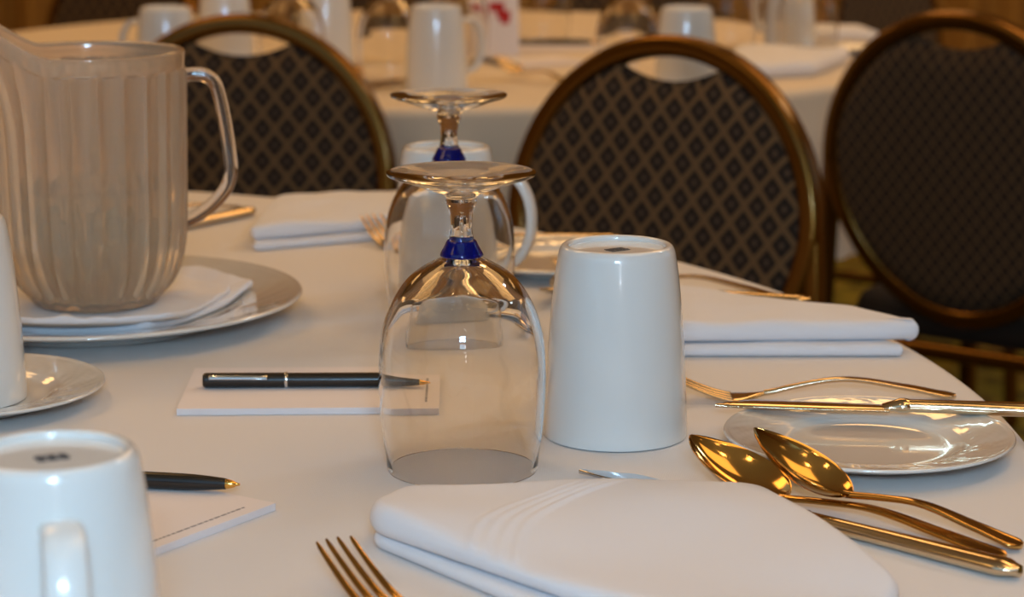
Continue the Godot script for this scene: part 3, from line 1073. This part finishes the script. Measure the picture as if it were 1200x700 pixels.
func make_room() -> void:
	var mb := MB.new()
	mb.box(Vector3(0, -0.05, -2.4), Vector3(9.4, 0.1, 9.4))
	struct("floor", mb.mesh(true), M.carpet, "mottled olive green and ochre carpet", "floor")
	mb = MB.new()
	mb.box(Vector3(0, 3.06, -2.4), Vector3(9.4, 0.12, 9.4))
	struct("ceiling", mb.mesh(true), M.ceiling_paint, "plain cream painted ceiling", "ceiling")
	wall_with_openings("wall_back", "tan wall with the wide window behind the front table", Vector3(0, 0, 0.92), PI, 9.4, 3.0, [[-0.9, 2.9, 1.15, 2.8]])
	window(1, "wide white framed window opposite the ochre curtains", Vector3(-1.0, 1.15, 0.92), PI, 3.8, 1.65, 4)
	wall_with_openings("wall_far", "tan wall behind the ochre curtains", Vector3(0, 0, -7.0), 0, 9.4, 3.0, [])
	wall_with_openings("wall_left", "plain tan side wall without windows", Vector3(-4.5, 0, -2.4), PI / 2, 9.4, 3.0, [])
	wall_with_openings("wall_right", "tan side wall with one tall window", Vector3(4.5, 0, -2.4), -PI / 2, 9.4, 3.0, [[-2.0, -0.4, 1.2, 2.75]])
	window(2, "tall white framed window in the side wall", Vector3(4.5, 1.2, -3.6), -PI / 2, 1.6, 1.55, 2)
	# curtains along the far wall, each a fall of pleats
	for k in 7:
		mb = MB.new()
		mb.begin()
		var x0 := -4.4 + k * 1.26
		var front := []
		for s in [0.0, 0.012]:
			for i in 13:
				var q := PackedVector3Array()
				var d := i / 12.0
				for j in 121:
					var u := j / 120.0
					var z := 0.035 * sin(u * TAU * 9 + 0.7 * sin(u * 11.0 + k)) * (0.6 + 0.4 * d) + 0.012 * sin(u * 31.0 + d * 2.0)
					q.append(Vector3(x0 + u * 1.22, 2.85 - d * 2.82, -6.9 + z - s))
				front.append(q)
		var a := mb.rows(front.slice(0, 13), false)
		var b := mb.rows(front.slice(13), false)
		var n := 121
		for i in 12:
			for e in [0, 120]:
				mb.tri(a + i * n + e, a + (i + 1) * n + e, b + i * n + e)
				mb.tri(b + i * n + e, a + (i + 1) * n + e, b + (i + 1) * n + e)
		var c := part("curtain", mb.mesh(), M.drape)
		tag(c, "ochre pleated curtain on the far wall, %s" % ["first from the left wall", "second from the left wall", "third from the left wall", "fourth from either side wall", "third from the right wall", "second from the right wall", "first from the right wall"][k], "curtain", "ochre curtains along the far wall")
	# ceiling panels
	var over := ["over the aisle left of the near table", "over the right edge of the near table", "over the left side of the far table", "over the aisle right of the far table", "near the ochre curtains and the left wall", "near the middle of the ochre curtains", "near the ochre curtains and the right wall"]
	for k in PANELS.size():
		var p = PANELS[k]
		var t := thing("ceiling_light", "square glowing ceiling panel " + over[k], "ceiling light", Vector3(p[0], 3.0, p[1]), 0, "square ceiling panel lights")
		mb = MB.new()
		for s in [-1.0, 1.0]:
			mb.box(Vector3(s * 0.585, -0.012, 0), Vector3(0.03, 0.024, 1.2), 0.003)
			mb.box(Vector3(0, -0.012, s * 0.585), Vector3(1.14, 0.024, 0.03), 0.003)
		part("frame", mb.mesh(true), M.white_frame, t)
		mb = MB.new()
		mb.box(Vector3(0, -0.008, 0), Vector3(1.14, 0.012, 1.14))
		part("diffuser", mb.mesh(true), M.panel_glow, t)
	var wl := thing("ceiling_light", "small white square ceiling light over the aisle on the right", "ceiling light", Vector3(2.3, 3.0, -2.9))
	mb = MB.new()
	for s in [-1.0, 1.0]:
		mb.box(Vector3(s * 0.19, -0.012, 0), Vector3(0.02, 0.024, 0.40), 0.003)
		mb.box(Vector3(0, -0.012, s * 0.19), Vector3(0.36, 0.024, 0.02), 0.003)
	part("frame", mb.mesh(true), M.white_frame, wl)
	mb = MB.new()
	mb.box(Vector3(0, -0.008, 0), Vector3(0.36, 0.012, 0.36))
	part("diffuser", mb.mesh(true), M.white_glow, wl)
	# small recessed spots above the front table and behind the camera
	var places := ["left of the camera, nearer the wide window", "right of the camera, nearer the wide window", "over the near table, on the pitcher side", "over the near table, on the mug side", "closest to the wide window", "furthest towards the right wall"]
	var which := -1
	for p in [[-0.5, 0.4], [0.35, 0.4], [-0.5, -0.35], [0.35, -0.35], [-0.1, 0.65], [1.3, 0.4]]:
		which += 1
		var t := thing("downlight", "small recessed ceiling spotlight " + places[which], "downlight", Vector3(p[0], 3.0, p[1]), 0, "recessed spotlights")
		mb = MB.new()
		mb.lathe([[Vector2(0.05, -0.002), Vector2(0.052, -0.008), Vector2(0.065, -0.008), Vector2(0.068, 0.0), Vector2(0.05, 0.0), Vector2(0.05, -0.002)]], 32)
		part("trim_ring", mb.mesh(), M.white_frame, t)
		mb = MB.new()
		mb.lathe([[Vector2(0, -0.004), Vector2(0.049, -0.004)], [Vector2(0.049, -0.004), Vector2(0.049, 0.0), Vector2(0, 0.0)]], 32)
		part("lamp_face", mb.mesh(), M.bulb_glow, t)
		var l := SpotLight3D.new()
		l.name = "spot"
		l.light_color = Color(1.0, 0.82, 0.58)
		l.light_energy = 0.15
		l.light_size = 0.045
		l.spot_angle = 42.0
		l.spot_range = 12.0
		l.spot_attenuation = 2.0
		l.shadow_enabled = true
		t.add_child(l, true)
		l.position = Vector3(0, -0.02, 0)
		l.rotation.x = -PI / 2

func make_photo_lamp() -> void:
	# a small daylight lamp on a stand right behind the camera
	var t := thing("photo_lamp", "small daylight photo lamp on a black stand facing the near table", "photo lamp", Vector3(0.02, 0, 0.12))
	var mb := MB.new()
	mb.box(Vector3(0, 1.275, 0.055), Vector3(0.23, 0.16, 0.07), 0.012)
	part("housing", mb.mesh(true), M.plastic_foot, t)
	mb = MB.new()
	mb.box(Vector3(0, 1.275, 0.015), Vector3(0.2, 0.13, 0.012), 0.003)
	part("lamp_face", mb.mesh(true), M.photo_glow, t)
	mb = MB.new()
	mb.sweep([Vector3(0, 0.5, 0.09), Vector3(0, 1.22, 0.09)], Vector3.RIGHT, [ell(0.02, 0.02, 12)])
	part("pole", mb.mesh(), M.plastic_foot, t)
	for k in 3:
		mb = MB.new()
		var a := TAU * k / 3.0 + 0.5
		mb.sweep([Vector3(0, 0.55, 0.09), Vector3(0.32 * sin(a), 0.008, 0.09 + 0.32 * cos(a))], Vector3.RIGHT, [ell(0.016, 0.016, 10)])
		part("leg", mb.mesh(), M.plastic_foot, t)

func make_pendants() -> void:
	var say := ["highest", "second highest", "middle", "second lowest", "lowest"]
	var hs := [2.05, 1.70, 1.42, 1.20, 1.00]
	for k in 5:
		var t := thing("pendant_lamp", "small glowing globe on a thin cord near the window, the %s of the five" % say[k], "pendant lamp", Vector3(0.16 + 0.03 * sin(k * 2.1), hs[k], 0.50 + 0.02 * k), 0, "globe lamps by the window")
		var mb := MB.new()
		mb.lathe([ [Vector2(0, -0.03), Vector2(0.0115, -0.0277), Vector2(0.0212, -0.0212), Vector2(0.0277, -0.0115), Vector2(0.03, 0.0), Vector2(0.0277, 0.0115), Vector2(0.0212, 0.0212), Vector2(0.0115, 0.0277), Vector2(0, 0.03)] ], 20)
		part("bulb", mb.mesh(), M.globe_glow, t)
		mb = MB.new()
		mb.sweep([Vector3(0, 0.028, 0), Vector3(0, 3.0 - hs[k], 0)], Vector3.RIGHT, [ell(0.004, 0.004, 8)])
		part("cord", mb.mesh(), M.plastic_foot, t)
		var l := OmniLight3D.new()
		l.name = "glow"
		l.light_color = Color(0.93, 0.96, 1.0)
		l.light_energy = 0.004
		l.light_size = 0.025
		l.omni_range = 12.0
		l.omni_attenuation = 2.0
		l.shadow_enabled = true
		t.add_child(l, true)

func soft(sd: int, amp: float, freq: float, octaves := 2):
	var f := FastNoiseLite.new()
	f.seed = sd
	f.frequency = freq
	f.fractal_octaves = octaves
	return func(p: Vector2) -> float: return amp * f.get_noise_2d(p.x, p.y)

func napkin_layer(called: String, parent: Node3D, corners: Array, y0: float, thick: float, w = null, puff := 0.0, radius := 0.012, ground = null, fine := 22) -> void:
	var mb := MB.new()
	pad(mb, round_poly(v2(corners), radius, 0.003 if fine < 40 else 0.0012), y0, thick, w, puff, ground, fine)
	part(called, mb.mesh(), M.napkin_cloth, parent)

func make_front_table() -> void:
	make_table("white cloth on the large near table set with goblets, mugs and the pitcher", -0.66, -1.314, 0.962, M.linen_cloth, 3)
	make_table_frame("large round table under the near white cloth", -0.66, -1.314, 0.962)
	# front napkin: two folds, the upper one creased across
	var nz = soft(5, 0.0042, 7.0, 1)
	var crease := func(p: Vector2) -> float:
		var mid := curve([[-1.14, 0.053], [-1.12, 0.0388], [-1.093, 0.0168], [-1.065, 0.0], [-1.006, -0.0098], [-0.98, -0.012]], p.y)
		var k := 0.0
		for e in [-0.011, -0.004, 0.0035, 0.011]:
			k += 0.0014 * exp(-pow((p.x - mid - e) / 0.0026, 2))
		return k * smoothstep(-1.14, -1.11, p.y) * (1.0 - smoothstep(-1.015, -0.995, p.y)) + nz.call(p)
	var n := thing("napkin", "folded white napkin lying closest to the camera beside the gold spoons", "napkin", on_table(0, 0), 0, "folded white napkins")
	napkin_layer("lower_fold", n, [[-0.0715, -1.086], [-0.052, -1.120], [0.12, -1.125], [0.164, -0.968], [0.120, -0.862], [0.098, -0.872]], 0.0003, 0.0075, soft(8, 0.001, 10.0))
	napkin_layer("upper_fold", n, [[-0.0735, -1.083], [-0.056, -1.134], [0.1274, -1.142], [0.150, -1.08], [0.1745, -0.975], [0.126, -0.868]], 0.0078, 0.0128, crease, 0.002, 0.016, null, 90)
	# right napkin: a thick roll above a thinner fold
	n = thing("napkin", "folded white napkin standing two layers thick behind the small fork", "napkin", on_table(0, 0), 0, "folded white napkins")
	napkin_layer("lower_fold", n, [[0.075, -1.4925], [0.2625, -1.4930], [0.228, -1.548], [0.165, -1.590], [0.112, -1.620]], 0.0003, 0.0085, soft(2, 0.0008, 12.0), 0.0, 0.006)
	napkin_layer("upper_fold", n, [[0.070, -1.4945], [0.2755, -1.5020], [0.2370, -1.5570], [0.2075, -1.5680], [0.161, -1.606], [0.108, -1.640]], 0.0090, 0.0140, soft(4, 0.0015, 12.0), 0.001, 0.009)
	# left rear napkin
	n = thing("napkin", "folded white napkin lying between the pitcher handle and the rear goblet", "napkin", on_table(0, 0), 0, "folded white napkins")
	napkin_layer("lower_fold", n, [[-0.2165, -1.876], [-0.072, -1.950], [-0.058, -2.085], [-0.208, -2.055]], 0.0003, 0.0070, soft(6, 0.001, 12.0))
	napkin_layer("upper_fold", n, [[-0.2190, -1.884], [-0.072, -1.958], [-0.056, -2.095], [-0.215, -2.065]], 0.0076, 0.0115, soft(9, 0.003, 12.0), 0.004, 0.014)
	# plates
	var pl := make_plate("dinner_plate", "large white dinner plate under the water pitcher", 0.150, "", 0.0003)
	pl.position = on_table(-0.301, -1.618, 0.0004)
	pl = make_plate("bread_plate", "small glossy white bread plate beside the gold spoons with a knife across it", 0.0815, "small white plates", 0.00045)
	pl.position = on_table(0.2012, -1.258, 0.0004)
	dup(pl, on_table(-0.332, -1.372, 0.0004), 0.4, "small white embossed plate under the mug at the left edge")
	dup(pl, on_table(0.036, -1.805, 0.0004), 0.9, "small white plate half hidden behind the centre mug")
	# the napkin under the pitcher
	n = thing("napkin", "thin white napkin spread on the dinner plate under the pitcher", "napkin", on_table(0, 0), 0, "folded white napkins")
	var bump = soft(11, 0.003, 18.0)
	var dish := func(p: Vector2) -> float:
		return curve([[-0.03, 0.0068], [0.0, 0.0068], [0.03, 0.0068], [0.06, 0.0068], [0.088, 0.0069], [0.0985, 0.0092], [0.1045, 0.0118], [0.11, 0.0139], [0.12, 0.0158], [0.14, 0.0191], [0.16, 0.02]], p.distance_to(Vector2(-0.301, -1.618)))
	var lift := func(p: Vector2) -> float:
		var q: float = bump.call(p)
		q = absf(q) * 0.8
		return q * smoothstep(0.046, 0.062, p.distance_to(Vector2(-0.2941, -1.597))) + 0.0045 * exp(-pow((p.x + 0.3) / 0.006, 2) - pow((p.y + 1.52) / 0.012, 2))
	napkin_layer("lower_fold", n, [[-0.188, -1.655], [-0.236, -1.715], [-0.370, -1.715], [-0.412, -1.640], [-0.350, -1.530], [-0.245, -1.530]], 0.0004, 0.0048, lift, 0.0, 0.006, dish)
	napkin_layer("upper_fold", n, [[-0.203, -1.640], [-0.262, -1.712], [-0.345, -1.708], [-0.404, -1.620], [-0.338, -1.508], [-0.285, -1.503], [-0.232, -1.535]], 0.0054, 0.0040, lift, 0.0, 0.006, dish)
	make_pitcher(on_table(-0.2941, -1.597, 0.0170))
	# goblets
	var gb := make_goblet("goblet", "front upside-down clear goblet with blue collar beside the white mug", 128, "upside-down goblets on the near table")
	gb.position = on_table(-0.0273, -1.226, 0.0003)
	dup(gb, on_table(-0.0437, -1.585, 0.0003), 0, "rear upside-down clear goblet standing in front of a mug")
	# mugs
	var mg := make_mug("mug", "upside-down white mug right beside the front goblet", 2.0, "upside-down white mugs on the near table")
	mg.position = on_table(0.0602, -1.2983, 0.0003)
	dup(mg, on_table(-0.0487, -1.705, 0.0003), -2.0 - 0.22, "upside-down white mug directly behind the rear goblet")
	dup(mg, on_table(-0.1775, -0.858, 0.0003), -2.0 - PI / 2 + 0.26, "blurred upside-down white mug in the near left corner with its handle forward")
	dup(mg, on_table(-0.3385, -1.366, 0.0045), 0.3, "upside-down white mug on the embossed plate at the left edge")
	# notepads and pens
	var np := make_notepad("notepad", "white notepad behind the front goblet with a black pen on it", 0.157, 0.106, "white notepads")
	np.transform = Transform3D(Basis(Vector3.UP, 0.03), on_table(-0.1245, -1.396, 0.0002))
	var p2 := dup(np, on_table(-0.1224 - 0.0653 - 0.030, -1.146 - 0.0438 + 0.0445, 0.0002), 0, "white notepad half hidden by the blurred mug at lower left")
	p2.rotation.y = -atan2(0.557, 0.83)
	p2.position = on_table(0, 0, 0.0002) + Vector3(-0.1224, 0, -1.146) + Vector3(-0.83, 0, -0.557) * 0.0785 + Vector3(-0.557, 0, 0.83) * 0.053
	var pen := make_pen("pen", "black capped pen with chrome clip on the notepad behind the front goblet", "black pens", 0.140)
	pen.transform = Transform3D(Basis(Vector3.UP, 0.02), on_table(-0.1922, -1.3932, 0.0090))
	var pn := dup(pen, on_table(-0.1428 - 0.138, -1.1636 - 0.0235, 0.0090), 0, "black pen with gold tip on the notepad at lower left")
	pn.rotation = Vector3(2.2, -0.17, 0)
	# cutlery
	var fk := make_fork("fork", "small fork lying behind the bread plate with its handle to the right", M.steel, "forks", 0.185)
	lay(fk, Vector3(0.2735, 0.0004, -1.3782), Vector3(0.09, 0.0004, -1.377))
	var f2 := make_fork("fork", "gold fork with upturned tines at the bottom left of the front napkin", M.gold_steel, "forks", 0.2)
	lay(f2, Vector3(0.020, 0.0004, -0.868), Vector3(-0.0830, 0.0004, -1.0345))
	var f3 := dup(fk, Vector3.ZERO, 0, "fork with tines poking out left of the rear goblet")
	lay(f3, Vector3(-0.040, 0.0004, -1.772), Vector3(-0.1153, 0.0020, -1.925))
	var kn := make_knife("knife", "butter knife lying across the far rim of the bread plate", M.steel, M.steel, "knives", 0.205)
	lay(kn, Vector3(0.3235, 0.0118, -1.2900), Vector3(0.1194, 0.0125, -1.3150))
	var k2 := make_knife("knife", "dinner knife lying under the front napkin beside the gold spoons", M.steel, M.bright_steel, "knives", 0.268)
	lay(k2, Vector3(0.2389, 0.0004, -1.034), Vector3(0.0420, 0.0004, -1.2166))
	var sp := make_spoon("spoon", "gold spoon nearer the front napkin whose bowl lies further left", M.gold_steel, "gold spoons", 0.196, 0.31, 0.0215)
	lay(sp, Vector3(0.2376, 0.0004, -1.0617), Vector3(0.0950, 0.0008, -1.1980))
	var s2 := make_spoon("spoon", "gold spoon nearer the bread plate", M.gold_steel, "gold spoons", 0.151, 0.36, 0.0185)
	lay(s2, Vector3(0.2490, 0.0006, -1.0777), Vector3(0.1435, 0.0125, -1.1480))
	var c1 := dup(kn, Vector3.ZERO, 0, "gold knife lying behind the pitcher handle")
	lay(c1, Vector3(-0.2345, 0.0004, -2.060), Vector3(-0.345, 0.0004, -1.89))
	c1 = dup(fk, Vector3.ZERO, 0, "fork lying beside the gold knife behind the pitcher handle")
	lay(c1, Vector3(-0.2500, 0.0004, -2.090), Vector3(-0.360, 0.0004, -1.935))
	c1 = dup(fk, Vector3.ZERO, 0, "fork whose handle shows behind the right napkin, nearer the centre mug")
	lay(c1, Vector3(0.2017, 0.0004, -1.6776), Vector3(0.0654, 0.0004, -1.7327))
	c1 = dup(kn, Vector3.ZERO, 0, "knife whose handle shows behind the right napkin, nearer the table edge")
	lay(c1, Vector3(0.2193, 0.0004, -1.6559), Vector3(0.0764, 0.0004, -1.700))
	c1 = dup(kn, Vector3.ZERO, 0, "knife resting on the small plate half hidden behind the centre mug")
	lay(c1, Vector3(0.034, 0.0128, -1.655), Vector3(0.070, 0.0128, -1.85))
	c1 = dup(kn, Vector3.ZERO, 0, "knife lying near the table edge behind the rear mug")
	lay(c1, Vector3(0.090, 0.0004, -1.915), Vector3(-0.10, 0.0004, -1.925))

func make_far_table() -> void:
	make_table("short white cloth on the round table behind the chairs", -0.14, -3.62, 0.77, M.far_cloth, 8)
	make_table_frame("round table under the white cloth behind the chairs", -0.14, -3.62, 0.77)
	var gb := make_goblet("far_goblet", "upside-down goblet on the far table left of the nearest mug there", 64, "upside-down goblets on the far table")
	gb.position = on_table(-0.165, -3.13, 0.0003)
	for g in [[0.160, -3.15, "upside-down goblet with a bright highlight above the centre chair"], [0.338, -3.60, "upside-down goblet on the far table left of the tall right mug"], [-0.303, -3.17, "upside-down goblet on the far table above the left chair"], [-0.08, -3.42, "upside-down goblet on the far table left of the red printed card"], [0.050, -3.74, "upside-down goblet on the far table right of the red printed card"], [0.445, -3.48, "upside-down goblet on the far table right of the tall right mug"]]:
		dup(gb, on_table(g[0], g[1], 0.0003), 0, g[2])
	var mg := make_mug("far_mug", "upside-down mug nearest the front edge of the far table", 0.4, "upside-down mugs on the far table", 48)
	mg.position = on_table(-0.100, -3.05, 0.0003)
	for g in [[0.228, -3.02, 1.2, "upside-down mug on the far table just above the centre chair"], [0.435, -3.62, 2.0, "upside-down mug on the far table behind its large napkin"], [-0.452, -3.02, 2.4, "leftmost upside-down mug on the far table beside the pitcher rim"], [-0.407, -3.28, 1.8, "upside-down mug on the far table peeping over the left chair"], [-0.272, -3.38, 1.5, "upside-down mug on the far table beside a goblet above the left chair"]]:
		dup(mg, on_table(g[0], g[1], 0.0003), g[2], g[3])
	# card with red print
	var t := thing("table_card", "small white folded card with red print on the far table", "card", on_table(-0.028, -3.52, 0.0002), 0.15)
	for s in [1.0, -1.0]:
		var mb := MB.new()
		mb.box(Vector3(0, 0.055, 0), Vector3(0.075, 0.112, 0.0012))
		var o := part("leaf", mb.mesh(true), M.paper, t)
		o.position = Vector3(0, 0, s * 0.017)
		o.rotation.x = -s * 0.15
		if s > 0:
			var pb := MB.new()
			var rs := []
			for d in [[-0.022, 0.078, 0.016], [0.004, 0.074, 0.018], [0.014, 0.062, 0.016], [0.016, 0.052, 0.010]]:
				pb.box(Vector3(d[0], d[1], 0.0008), Vector3(d[2] * 1.3, d[2] * 0.8, 0.0004))
			part("red_print", pb.mesh(true), M.red_print, o)
	var np := make_notepad("far_notepad", "notepad lying near the front of the far table beside a dark pen", 0.14, 0.1, "notepads on the far table")
	np.position = on_table(0.030, -3.40, 0.0002)
	np.rotation.y = 0.5
	dup(np, on_table(0.070, -3.630, 0.0002), 0.2, "notepad lying further back on the far table")
	var pen := make_pen("far_pen", "dark pen lying beside the notepad near the front of the far table", "pens on the far table")
	pen.position = on_table(-0.043, -3.40, 0.0060)
	pen.rotation.y = -1.12
	dup(pen, on_table(0.0, -3.640, 0.0088), -0.05, "dark pen on the notepad further back on the far table")
	var n := thing("far_napkin", "folded napkin at the right edge of the far table", "napkin", on_table(0, 0), 0, "napkins on the far table")
	napkin_layer("fold", n, [[0.470, -3.705], [0.590, -3.690], [0.575, -3.80], [0.50, -3.82]], 0.0003, 0.022, soft(1, 0.002, 12.0), 0.003)
	n = thing("far_napkin", "large folded napkin on the far table in front of the tall right mug", "napkin", on_table(0, 0), 0, "napkins on the far table")
	napkin_layer("fold", n, [[0.285, -3.150], [0.425, -3.205], [0.500, -3.40], [0.335, -3.470]], 0.0003, 0.022, soft(3, 0.003, 12.0), 0.004)
	var pl := make_plate("far_plate", "small plate at the right rim of the far table", 0.078, "plates on the far table", 0.0)
	pl.position = on_table(0.515, -3.560, 0.0004)
	var fk := make_fork("far_fork", "fork lying near the front edge of the far table right of its nearest mug", M.steel, "cutlery on the far table")
	lay(fk, Vector3(0.085, 0.0004, -3.05), Vector3(-0.02, 0.0130, -3.20))
	var kn := make_knife("far_knife", "knife lying at the far table edge between goblet and mug", M.steel, M.bright_steel, "cutlery on the far table")
	lay(kn, Vector3(-0.205, 0.0004, -3.02), Vector3(-0.11, 0.0004, -3.22))
	var sp := make_spoon("far_spoon", "spoon lying below the goblet at the front edge of the far table", M.gold_steel, "cutlery on the far table")
	lay(sp, Vector3(-0.185, 0.0004, -2.985), Vector3(-0.235, 0.0004, -3.18))

func make_chairs() -> void:
	var ch := make_chair("banquet_chair", "gold framed oval back chair with diamond fabric behind the centre mug", "gold framed oval back banquet chairs")
	# the node's origin lies under the seat: the back stands 0.22 m behind it
	var spots := [[0.165, -2.52, 33.0, ""], [-0.333, -2.80, 10.0, "gold framed oval back chair with diamond fabric behind the pitcher"], [0.570, -2.90, 218.0, "oval back chair seen from behind at the right edge of the picture"], [0.735, -4.55, -48.0, "dark oval back chair beyond the right end of the far table"], [-0.760, -4.50, 32.0, "dark chair beyond the far table, the one furthest left"], [-0.290, -4.66, 8.0, "dark chair beyond the far table seen over the left chair"], [0.239, -4.64, -18.0, "dark chair beyond the far table above the centre chair"]]
	for i in spots.size():
		var s = spots[i]
		var turn := deg_to_rad(-s[2])
		var at := Vector3(s[0], 0, s[1]) + Vector3(0, 0, 0.215).rotated(Vector3.UP, turn)
		if i == 0:
			ch.position = at
			ch.rotation.y = turn
		else:
			dup(ch, at, turn, s[3])
